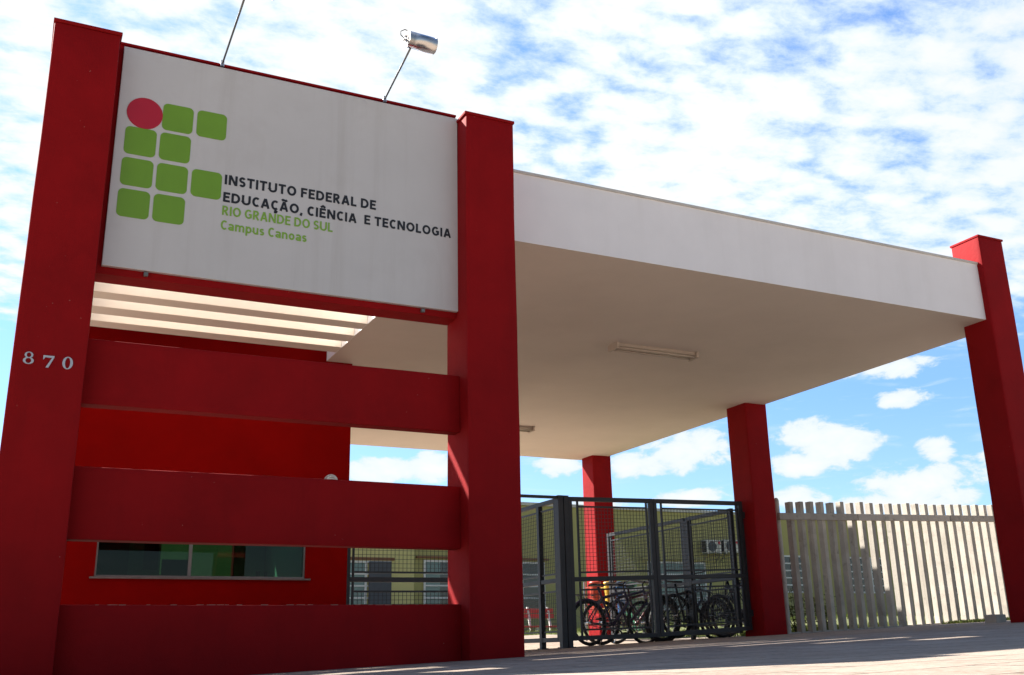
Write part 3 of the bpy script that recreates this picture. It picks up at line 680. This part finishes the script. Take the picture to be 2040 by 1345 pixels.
def post(x0, x1, y, top, label, name='gate_post'):
    e = empty(name, ((x0+x1)/2, y, gz(x0, y)), label, 'post', 'gate posts')
    MB().box(x0, x1, y-.045, y+.045, gz(x0, y)-.03, top).build('shaft', 'gate', e, bevel=.004)
    MB().box(x0-.004, x1+.004, y-.049, y+.049, top, top+.008).build('post_cap', 'gate', e)
    MB().box(x0-.02, x1+.02, y-.065, y+.065, gz(x0, y)-.02, gz(x0, y)+.016).build('base_plate', 'gate', e)
post(6.365, 6.438, YG, 2.085, 'left one of the two graphite posts standing side by side at the gate')
post(6.448, 6.516, YG, 2.085, 'right one of the two graphite posts standing side by side at the gate')
# fixed panel beside the booth with an overhead bar to the double post
fx = empty('side_fence', (3.6, YG, gz(3.6, YG)), 'graphite mesh fence panel beside the booth, seen between the two lower crossbeams', 'fence panel')
gate_leaf(fx, PX, 3.54, 5.72, (.22, .26), (.995, 1.005), (2.07, 2.085), inset_a=.085)
MB().box(3.515, 3.539, YG-.02, YG+.02, .30, .36).build('bracket', 'gate', fx); 
MB().bar((5.722, YG, 2.065), (6.363, YG, 2.070), .045, .035).build('overhead_bar', 'gate', fx)
# leaf standing open, running back from the double post
XL = 6.41
PYl = lambda y, z: (XL, y, z)
gl_ = empty('open_gate_leaf', (XL, 11.78, .2), 'graphite mesh leaf swung back from the double post, in front of the red bench', 'gate')
gate_leaf(gl_, PYl, 11.77, 14.1, (.285, .285), (1.018, 1.018), (2.07, 2.07))
lgm = MB().bar((XL, 12.30, gz(XL, 12.3)-.01), (XL, 12.30, 2.015), .065); lgm.build('centre_post', 'gate', gl_); MB().box(XL-.05, XL+.05, 12.24, 12.36, gz(XL, 12.3)-.01, gz(XL, 12.3)+.014).build('foot_plate', 'gate', gl_)
MB().bar((XL-.02, 13.0, .93), (XL-.02, 13.0, .985), .02).build('latch', 'gate', gl_)
# inner fence running back from the pillar with the gate
XR = 9.25
PYr = lambda y, z: (XR, y, z)
gr = empty('inner_fence', (XR, 13.5, gz(XR, 13.5)), 'graphite mesh fence running back from the square pillar behind the bicycles, far end in sunlight', 'fence panel')
gate_leaf(gr, PYr, 11.79, 12.90, (.36, .35), (1.08, 1.08), (2.05, 2.05)); gate_leaf(gr, PYr, 12.96, 15.22, (.36, .37), (1.08, 1.08), (2.05, 2.05))
MB().bar((XR, 12.93, gz(XR, 12.9)-.01), (XR, 12.93, 2.0), .055).build('fence_post', 'gate', gr)

# ------------------------------------------------------------------ concrete picket fence
cf = empty('concrete_fence', (12.5, 11.65, gz(12.5, 11.65)), 'precast concrete picket fence with one top rail, running right from the square pillar', 'fence')
fz = lambda x: .0262*(x-10)
x = 9.958; k = 0
while x < 15.2:
    jx = random.uniform(-.004, .004); jz = random.uniform(-.012, .010); zb = gz(x, 11.65)-.05; zt = 2.165+fz(x)+jz
    p = MB()
    if k == 0:
        n = 10; pts = [(x+.008+.036*math.cos(2*math.pi*i/n), 11.65+.036*math.sin(2*math.pi*i/n)) for i in range(n)]
        p.tube([(x, 11.65, zb), (x, 11.65, 2.17), (x, 11.65, 2.20), (x, 11.65, 2.212)], [.038, .038, .028, .01], 14)
    else:
        xa, xb, ya, yb = x+jx, x+jx+.069, 11.60, 11.702
        p.box(xa, xb, ya, yb, zb, zt)
    p.build('picket', 'conc', cf, bevel=.005, smooth=False)
    k += 1; x += .1955 if x < 12 else .190
for xa, xb in ((9.915, 11.405), (11.418, 13.35), (13.365, 15.3)):
    MB().slope_box(xa, xb, 11.555, 11.599, 1.888+fz(xa), 1.888+fz(xb), 1.985+fz(xa), 1.985+fz(xb)).build('top_rail', 'conc', cf, bevel=.006)
    MB().slope_box(xa, xb, 11.615, 11.69, gz(xa, 11.6)-.06, gz(xb, 11.6)-.06, gz(xa, 11.6)+.018, gz(xb, 11.6)+.018).build('kerb_beam', 'conc', cf)
stub = MB().box(10.325, 10.50, 8.50, 8.66, gz(10.4, 8.6)-.05, .455).build('concrete_block', 'conc', None, bevel=.01)
tag(stub, 'small grey concrete block beside the foot of the tall right pillar', 'block')

# ------------------------------------------------------------------ grass (uncountable)
def grass(area, n, hmin, hmax, dens=None):
    rr = random.Random(5); g = MB()
    for (x0, x1, y0, y1, cnt, hs) in area:
        for _ in range(cnt):
            x = rr.uniform(x0, x1); y = rr.uniform(y0, y1); h = rr.uniform(hmin, hmax)*hs; a = rr.uniform(0, math.pi); wd = rr.uniform(.003, .007)*max(1, hs)
            z = gz(x, y); lx, ly = rr.uniform(-.5, .5)*h, rr.uniform(-.5, .5)*h; c, s = math.cos(a)*wd, math.sin(a)*wd
            g.add([(x-c, y-s, z), (x+c, y+s, z), (x+lx*.4+c*.6, y+ly*.4+s*.6, z+h*.6), (x+lx, y+ly, z+h), (x+lx*.4-c*.6, y+ly*.4-s*.6, z+h*.6)], [(0, 1, 2, 3, 4)])
    return g.build('grass', 'grass', None, fix=False)
tag(grass([(9.9, 14, 14.7, 16.5, 5000, 1.0), (12.75, 14.2, 11.0, 11.5, 2600, .62), (9.95, 15, 11.9, 14, 3000, 1.2), (9.8, 20, 17.5, 21, 3500, 1.4), (8, 20, 21, 24, 2500, 1.5)], 0, .03, .09), kind='stuff')
# shrubs behind the fence
def shrub(x, y, h, label, seed):
    rr = random.Random(seed); z0 = gz(x, y); e = empty('shrub', (x, y, z0), label, 'shrub', 'shrubs behind the concrete fence')
    st = MB()
    tips = []
    for k in range(9):
        a = rr.uniform(0, 6.28); r = rr.uniform(.05, .22); hh = h*rr.uniform(.55, 1.0)
        tip = Vector((x+r*math.cos(a)*1.2, y+r*math.sin(a), z0+hh)); tips.append(tip)
        st.tube([(x+.03*math.cos(a), y+.03*math.sin(a), z0-.02), (x+r*.6*math.cos(a), y+r*.6*math.sin(a), z0+hh*.5), tip], [.008, .006, .003], 5)
    st.build('stem', 'twig', e)
    lf = MB()
    for _ in range(750):
        tip = rr.choice(tips); t = rr.uniform(.08, 1); base = Vector((x, y, z0)); p = base.lerp(tip, t) + Vector((rr.gauss(0, .05), rr.gauss(0, .05), rr.gauss(0, .03)))
        s = rr.uniform(.014, .034); d = Vector((rr.gauss(0, 1), rr.gauss(0, 1), rr.gauss(0, .6))).normalized(); q_ = d.cross(Vector((rr.gauss(0, 1), rr.gauss(0, 1), 1))).normalized()
        lf.add([p, p+d*s+q_*s*.45, p+d*s*2, p+d*s-q_*s*.45], [(0, 1, 2, 3)])
    lf.build('foliage', 'leaf', e, fix=False)
shrub(10.12, 12.15, .95, 'yellow green shrub behind the first fence gap beside the square pillar', 11)
shrub(10.62, 12.2, .72, 'low yellow green shrub behind the second and third fence gaps', 12)
shrub(11.15, 12.25, .55, 'smallest shrub behind the fence, farthest from the square pillar', 13)

# ------------------------------------------------------------------ background buildings
def window(parent, x0, x1, z0, z1, y, rows, splits, panes):
    """frame mesh with horizontal bars and vertical splits; panes: list of (xa, xb, material)"""
    f = MB(); t = .06
    f.box(x0, x0+t, y-.05, y-.002, z0, z1); f.box(x1-t, x1, y-.05, y-.002, z0, z1)
    for i in range(rows+1):
        z = z0+(z1-z0-t)*i/rows; f.box(x0+t, x1-t, y-.045, y-.002, z, z+t*(1 if i in (0, rows) else .8))
    for s in splits: f.box(s-.035, s+.035, y-.052, y-.003, z0+t, z1-t)
    w_ = f.build('window', 'frame', parent)
    for a, b, m in panes: MB().box(a, b, y-.022, y-.012, z0+.01, z1-.01).build('pane', m, w_)
    return w_
YB = 30.0
b1 = empty('school_building', (26, YB, gz(18, YB)), 'long single storey olive yellow school building behind the gates and fence', 'building')
bw = MB().box(11.16, 46, YB, 40, 0, 4.70).build('wall', 'yellow', b1)
MB().box(11.10, 46.06, YB-.08, 40.08, 4.70, 4.80).build('roof_edge', 'roofedge', b1)
for x0, x1 in ((11.55, 13.7), (13.95+.15, 15.75)): window(b1, x0, x1, 1.35, 2.88, YB, 4, [(x0+x1)/2], [(x0+.06, x0+.55, 'pane'), (x0+.55, x1-.06, 'darkpane')])
window(b1, 19.75, 22.15, 1.35, 2.98, YB, 4, [21.55], [(19.8, 21.55, 'pane'), (21.55, 22.1, 'pane')])
for x0, x1, nx in ((25.2, 26.9, 2), (28.6, 30.6, 3), (33, 35.2, 3)): window(b1, x0, x1, 1.95, 3.3, YB, 5, [x0+(x1-x0)*i/nx for i in range(1, nx)], [(x0+.05, x1-.05, 'darkpane')])
MB().box(19.5, 22.4, YB-.12, YB-.001, 3.03, 3.12).build('lintel', 'yellow', b1)
MB().box(11.3, 15.9, YB-.10, YB-.001, 2.93, 2.99).build('lintel', 'brown', b1)
b2 = empty('annex_building', (7, YB-.25, gz(7, YB)), 'pale yellow annex with open grey shutters, seen between the two lower crossbeams', 'building')
MB().box(2, 11.155, YB-.25, 39, 0, 4.5).build('wall', 'pale', b2); MB().box(1.9, 11.157, YB-.33, 39.05, 4.5, 4.6).build('roof_edge', 'roofedge', b2)
window(b2, 8.3, 10.42, 1.35, 2.80, YB-.25, 4, [9.62], [(8.34, 9.62, 'pane')])
sh = MB().box(9.70, 10.40, YB-.36, YB-.32, 1.38, 2.78); sh.build('shutter', 'grey_shutter', b2)
MB().box(8.2, 10.5, YB-.33, YB-.251, 2.82, 2.90).build('lintel', 'brown', b2)
# air conditioners on the wall
def aircon(x, z, label):
    e = empty('air_conditioner', (x, YB-.18, z), label, 'air conditioner', 'air conditioners on the school wall')
    MB().box(x-.33, x+.33, YB-.36, YB-.06, z, z+.45).build('casing', 'plastic_w', e, bevel=.015)
    f = MB().cyl((x-.08, YB-.362, z+.225), (x-.08, YB-.358, z+.225), .175, 28); f.build('fan_opening', 'darkpane', e)
    gr_ = MB()
    for r in (.05, .09, .13, .175): gr_.ring((x-.08, YB-.366, z+.225), r, .006, 'y', 26, 5)
    gr_.build('fan_guard', 'grey_shutter', e)
    MB().box(x-.334, x-.331, YB-.33, YB-.09, z+.04, z+.42).build('side_grille', 'darkpane', e)
    MB().cyl((x+.225, YB-.366, z+.36), (x+.225, YB-.36, z+.36), .05, 18).build('badge', 'dotred', e)
    bk = MB().bar((x-.28, YB-.38, z-.02), (x-.28, YB, z-.02), .035).bar((x+.28, YB-.38, z-.02), (x+.28, YB, z-.02), .035).bar((x-.28, YB-.3, z-.03), (x-.28, YB-.01, z-.28), .03).bar((x+.28, YB-.3, z-.03), (x+.28, YB-.01, z-.28), .03)
    bk.build('bracket', 'steel', e)
aircon(22.36, 3.28, 'white wall air conditioner nearer the teal window'); aircon(23.14, 3.31, 'white wall air conditioner half hidden by the square red pillar')

# ------------------------------------------------------------------ bench
bz = .40; BYc = 24.0
bn = empty('park_bench', (12.1, BYc, gz(12.1, BYc)), 'red slatted bench with white metal frame on the lawn behind the open gate leaf', 'bench')
s_ = MB()
for i in range(3): s_.box(11.25, 12.92, BYc-.35+.15*i, BYc-.35+.15*i+.12, .70, .735)
s_.build('seat', 'benchred', bn, bevel=.006)
s_ = MB()
for i in range(2): s_.bar((11.25, BYc+.16+.03*i, .99+.13*i), (12.92, BYc+.16+.03*i, .99+.13*i), .03, .11)
s_.build('backrest', 'benchred', bn, bevel=.006)
for xx in (11.45, 12.20, 12.78):
    l_ = MB().bar((xx, BYc-.30, gz(xx, BYc)-.02), (xx, BYc-.30, .698), .06).bar((xx, BYc+.05, gz(xx, BYc)-.02), (xx, BYc+.05, .698), .06).bar((xx, BYc+.06, .66), (xx, BYc+.225, 1.22), .05)
    l_.build('frame_leg', 'benchw', bn)

# ------------------------------------------------------------------ recycling bins on a rack
YR = 15.52
def bin_(x, w_, m, label, mark=False):
    e = empty('recycling_bin', (x, YR, .74), label, 'bin', 'coloured recycling bins on a rack')
    n = 24; b_ = MB().tube([(x, YR, .74), (x, YR, .755), (x, YR, 1.235), (x, YR, 1.25)], [w_*.30, w_*.34, w_*.5, w_*.52], n); b_.build('bucket', m, e, smooth=False)
    MB().tube([(x, YR, 1.251), (x, YR, 1.262), (x, YR, 1.268)], [w_*.53, w_*.50, w_*.3], n).build('lid', m, e)
    if mark:
        k = MB()
        for a in (90, 210, 330):
            a0 = R(a); k.bar((x+.035*math.cos(a0-.7), YR-w_*.50, 1.02+.04*math.sin(a0-.7)), (x+.035*math.cos(a0+.7), YR-w_*.50, 1.02+.04*math.sin(a0+.7)), .012, .018)
        k.build('recycling_mark', 'mark_w', e)
    return e
bin_(9.13, .20, 'bin_r', 'red recycling bin, leftmost of the coloured bins on the rack'); bin_(9.42, .21, 'bin_y', 'yellow recycling bin between the red and the blue one')
bin_(9.645, .19, 'bin_b', 'blue recycling bin with white recycling mark', True); bin_(9.87, .19, 'bin_g', 'green recycling bin beside the blue one on the rack')
rk = empty('bin_rack', (9.5, YR+.14, gz(9.5, YR)), 'steel rack carrying the four coloured recycling bins', 'rack')
for xx in (9.00, 10.02): MB().cyl((xx, YR+.14, gz(xx, YR)-.02), (xx, YR+.14, 1.27), .018, 10).build('post', 'steel', rk)
for zz in (1.17, .82): MB().cyl((9.00, YR+.14, zz), (10.02, YR+.14, zz), .012, 8).build('crossbar', 'steel', rk)
# larger green waste container standing on the ground
YC = 16.8
gc = empty('waste_container', (10.87, YC, gz(10.9, YC)), 'green waste container with white lettering standing behind the bicycles', 'waste container')
zc = gz(10.9, YC)
cb = MB()
cb.add([(10.69, YC-.16, zc+.05), (11.05, YC-.16, zc+.05), (11.04, YC+.2, zc+.05), (10.70, YC+.2, zc+.05), (10.65, YC-.2, zc+.50), (11.09, YC-.2, zc+.50), (11.08, YC+.24, zc+.50), (10.66, YC+.24, zc+.50)], [(0,3,2,1),(4,5,6,7),(0,1,5,4),(1,2,6,5),(2,3,7,6),(3,0,4,7)])
cb.build('body', 'bin_g', gc, bevel=.015); MB().box(10.635, 11.105, YC-.22, YC+.26, zc+.502, zc+.54).build('lid', 'bin_g', gc, bevel=.012)
for xx in (10.72, 11.02): MB().cyl((xx-.02, YC+.15, zc+.055), (xx+.02, YC+.15, zc+.055), .055, 16).build('wheel', 'black', gc)
text('EOLF', 10.74, 10.91, zc+.155, .06, 'mark_w', gc, YC-.186, .2); text('5', 11.0, 11.04, zc+.15, .075, 'mark_w', gc, YC-.186, .2)

# ------------------------------------------------------------------ bicycles
def bicycle(loc, ang, frame_m, label, r=.315, wb=1.03, lean=4, rack=False, carrier_bag=False):
    e = bpy.data.objects.new('bicycle', None); col.objects.link(e); tag(e, label, 'bicycle', 'bicycles parked behind the gate')
    e.location = loc; e.rotation_euler = (R(lean), 0, R(ang))
    for xw in (0, wb):
        wh = MB().ring((xw, 0, r), r-.035, .008, 'y', 40, 6)
        for k in range(14):
            a = 2*math.pi*k/14; s = .022*(1 if k % 2 else -1); wh.tube([(xw+.02*math.cos(a), s, r+.02*math.sin(a)), (xw+(r-.04)*math.cos(a), 0, r+(r-.04)*math.sin(a))], .0016, 4)
        wh.cyl((xw, -.05, r), (xw, .05, r), .016, 10)
        wo = wh.build('wheel', 'chrome', e, local=True); MB().ring((xw, 0, r), r-.024, .025, 'y', 44, 8).build('tyre', 'black', wo, smooth=True, local=True)
    bbk = (.43, 0, .27); seat = (.27, 0, .72); hd0 = (wb-.26, 0, .60); hd1 = (wb-.30, 0, .76); st_top = (.235, 0, .82)
    f = MB().tube([bbk, st_top], .018, 8).tube([bbk, hd0], .026, 8).tube([(.285, 0, .66), hd1], .021, 8).tube([hd0, hd1], .021, 8)
    for s in (-.055, .055): f.tube([(0, s, r), (.40, s*.5, .27)], .010, 6).tube([(0, s, r), (.28, s*.3, .66)], .009, 6)
    f.build('frame', frame_m, e, smooth=True, local=True)
    fk = MB()
    for s in (-.055, .055): fk.tube([(wb, s, r), (wb-.21, s, .54)], [.009, .014], 6)
    fk.tube([(wb-.21, -.055, .54), (wb-.21, .055, .54)], .012, 6).tube([hd0, (wb-.21, 0, .54)], .014, 6); fk.build('fork', frame_m, e, smooth=True, local=True)
    hb = MB().tube([hd1, (wb-.325, 0, .86), (wb-.28, 0, .90)], .013, 8).tube([(wb-.40, -.30, .93), (wb-.30, -.16, .91), (wb-.26, 0, .90), (wb-.30, .16, .91), (wb-.40, .30, .93)], .011, 8)
    hb.tube([(wb-.37, -.29, .93), (wb-.26, -.24, .90)], .006, 5).tube([(wb-.37, .29, .93), (wb-.26, .24, .90)], .006, 5)
    hbo = hb.build('handlebar', 'bikeblack', e, smooth=True, local=True)
    MB().tube([(wb-.27, 0, .88), (wb-.20, .05, .78), (wb-.16, .06, .62), (wb-.10, .05, .45)], .004, 5).build('brake_cable', 'wire', hbo, local=True)
    sd = MB(); prof = [(.10, .075), (.16, .085), (.22, .06), (.30, .028), (.37, .018)]
    vs = []; fs = []
    for (sx_, hw) in prof: vs += [(sx_, -hw, .835), (sx_, -hw*.6, .862), (sx_, hw*.6, .862), (sx_, hw, .835)]
    for i in range(len(prof)-1):
        for k in range(4): fs.append((i*4+k, i*4+(k+1) % 4, (i+1)*4+(k+1) % 4, (i+1)*4+k))
    fs += [(0, 1, 2, 3), tuple(len(vs)-4+k for k in (3, 2, 1, 0))]
    sd.add(vs, fs).build('saddle', 'black', e, bevel=.006, local=True)
    cr = MB().ring((.43, -.05, .27), .085, .006, 'y', 28, 6); cr.tube([(.43, -.06, .27), (.43+.12, -.07, .155)], .010, 6).tube([(.43, .06, .27), (.43-.12, .07, .385)], .010, 6)
    cr.tube([(.43, -.05, .355), (0, -.045, r+.035)], .005, 4).tube([(.43, -.05, .185), (0, -.045, r-.035)], .005, 4); cr.ring((0, -.045, r), .04, .006, 'y', 18, 5)
    cro = cr.build('crankset', 'bikeblack', e, local=True)
    for x_, y_, z_ in ((.55, -.12, .155), (.31, .12, .385)): MB().box(x_-.045, x_+.045, y_-.045, y_+.045, z_-.012, z_+.012).build('pedal', 'black', cro, bevel=.004, local=True)
    arc = lambda xw, rr, a0, a1: [(xw+rr*math.cos(R(a0+(a1-a0)*k/10)), 0, r+rr*math.sin(R(a0+(a1-a0)*k/10))) for k in range(11)]
    if rack:
        rk_ = MB()
        for s in (-.06, .06): rk_.tube([(.22, s, .70), (-.25, s, .70), (-.30, s, .70)], .006, 6).tube([(0, s, r), (-.10, s, .70)], .006, 6)
        for xx in (-.28, -.15, 0, .12): rk_.tube([(xx, -.06, .70), (xx, .06, .70)], .005, 5)
        rk_.build('luggage_rack', 'bikeblack', e, local=True)
        MB().tube(arc(0, r+.012, 30, 175), .018, 6).build('mudguard', frame_m, e, smooth=True, local=True)
        MB().box(-.33, -.31, -.035, .035, .60, .66).build('reflector', 'bikered', e, local=True)
    sl = MB().tube([(.40, .06, .26), (.30, .18, .02)], .008, 6); sl.build('kick_stand', 'chrome', e, local=True)
    return e
def gl(x, y): return (x, y, gz(x, y))
bicycle(gl(7.52, 12.98), 8, 'bikepurple', 'dark violet bicycle with luggage rack, its rear wheel nearest the double gate post', rack=True, lean=-5)
bicycle(gl(7.86, 13.25), -3, 'bikepurple', 'violet framed bicycle overlapping the bicycle with the luggage rack', lean=3)
bicycle(gl(8.30, 13.55), 14, 'bikered', 'bicycle with oxblood frame standing behind the joint between the closed gate leaves', lean=4)
bicycle(gl(9.98, 13.05), 118+70, 'bikeblack', 'black bicycle turned towards the gate, its front wheel near the middle of the right leaf', lean=3)
bicycle(gl(9.62, 12.70), 12, 'bikeblack', 'black bicycle whose front wheel shows left of the square red pillar', lean=-3, wb=.98)
bicycle(gl(8.72, 12.95), 6, 'bikeblack', 'black bicycle with luggage rack just right of the joint between the closed gate leaves', lean=5, rack=True)
bicycle(gl(10.95, 13.6), 188, 'bikeblack', 'small bicycle half hidden behind the square red pillar', r=.27, wb=.86, lean=2)

# ------------------------------------------------------------------ unseen tree, added left of the gateway to shade the pavement
def tree(x, y, label, seed=4):
    rr = random.Random(seed); z0 = gz(x, y); e = empty('added_shade_tree', (x, y, z0), label, 'tree')
    tk = MB().tube([(x, y, z0-.1), (x+.05, y+.05, z0+1.6), (x+.2, y-.1, z0+3.4), (x+.3, y-.2, z0+5.0)], [.20, .15, .12, .08], 12)
    tips = []
    for k in range(12):
        a = 2*math.pi*k/12+rr.uniform(-.3, .3); hh = rr.uniform(2.6, 4.6); L = rr.uniform(.9, 1.7)
        p0 = Vector((x+.2, y-.1, z0+hh)); p2 = p0+Vector((L*math.cos(a), L*math.sin(a), rr.uniform(1.2, 3.0))); p1 = p0.lerp(p2, .5)+Vector((0, 0, -.15))
        tk.tube([p0, p1, p2], [.06, .04, .015], 7); tips += [p1, p2, p0.lerp(p2, .75), p2+Vector((rr.uniform(-.5, .5), rr.uniform(-.5, .5), rr.uniform(0, .7)))]
    tk.build('trunk', 'twig', e, smooth=True)
    lf = MB()
    for _ in range(9000):
        c_ = rr.choice(tips); p = c_+Vector((rr.gauss(0, .34), rr.gauss(0, .34), rr.gauss(0, .28))); sz = rr.uniform(.05, .10)
        if p.x > -1.75: continue
        d = Vector((rr.gauss(0, 1), rr.gauss(0, 1), rr.gauss(0, .6))).normalized(); q_ = d.cross(Vector((rr.gauss(0, 1), rr.gauss(0, 1), 1))).normalized()
        lf.add([p, p+d*sz+q_*sz*.5, p+d*sz*2, p+d*sz-q_*sz*.5], [(0, 1, 2, 3)])
    lf.build('crown', 'leaf', e, fix=False)
tree(-3.7, 11.9, 'leafy tree added left of the gateway, outside the picture edge, to shade the pavement')
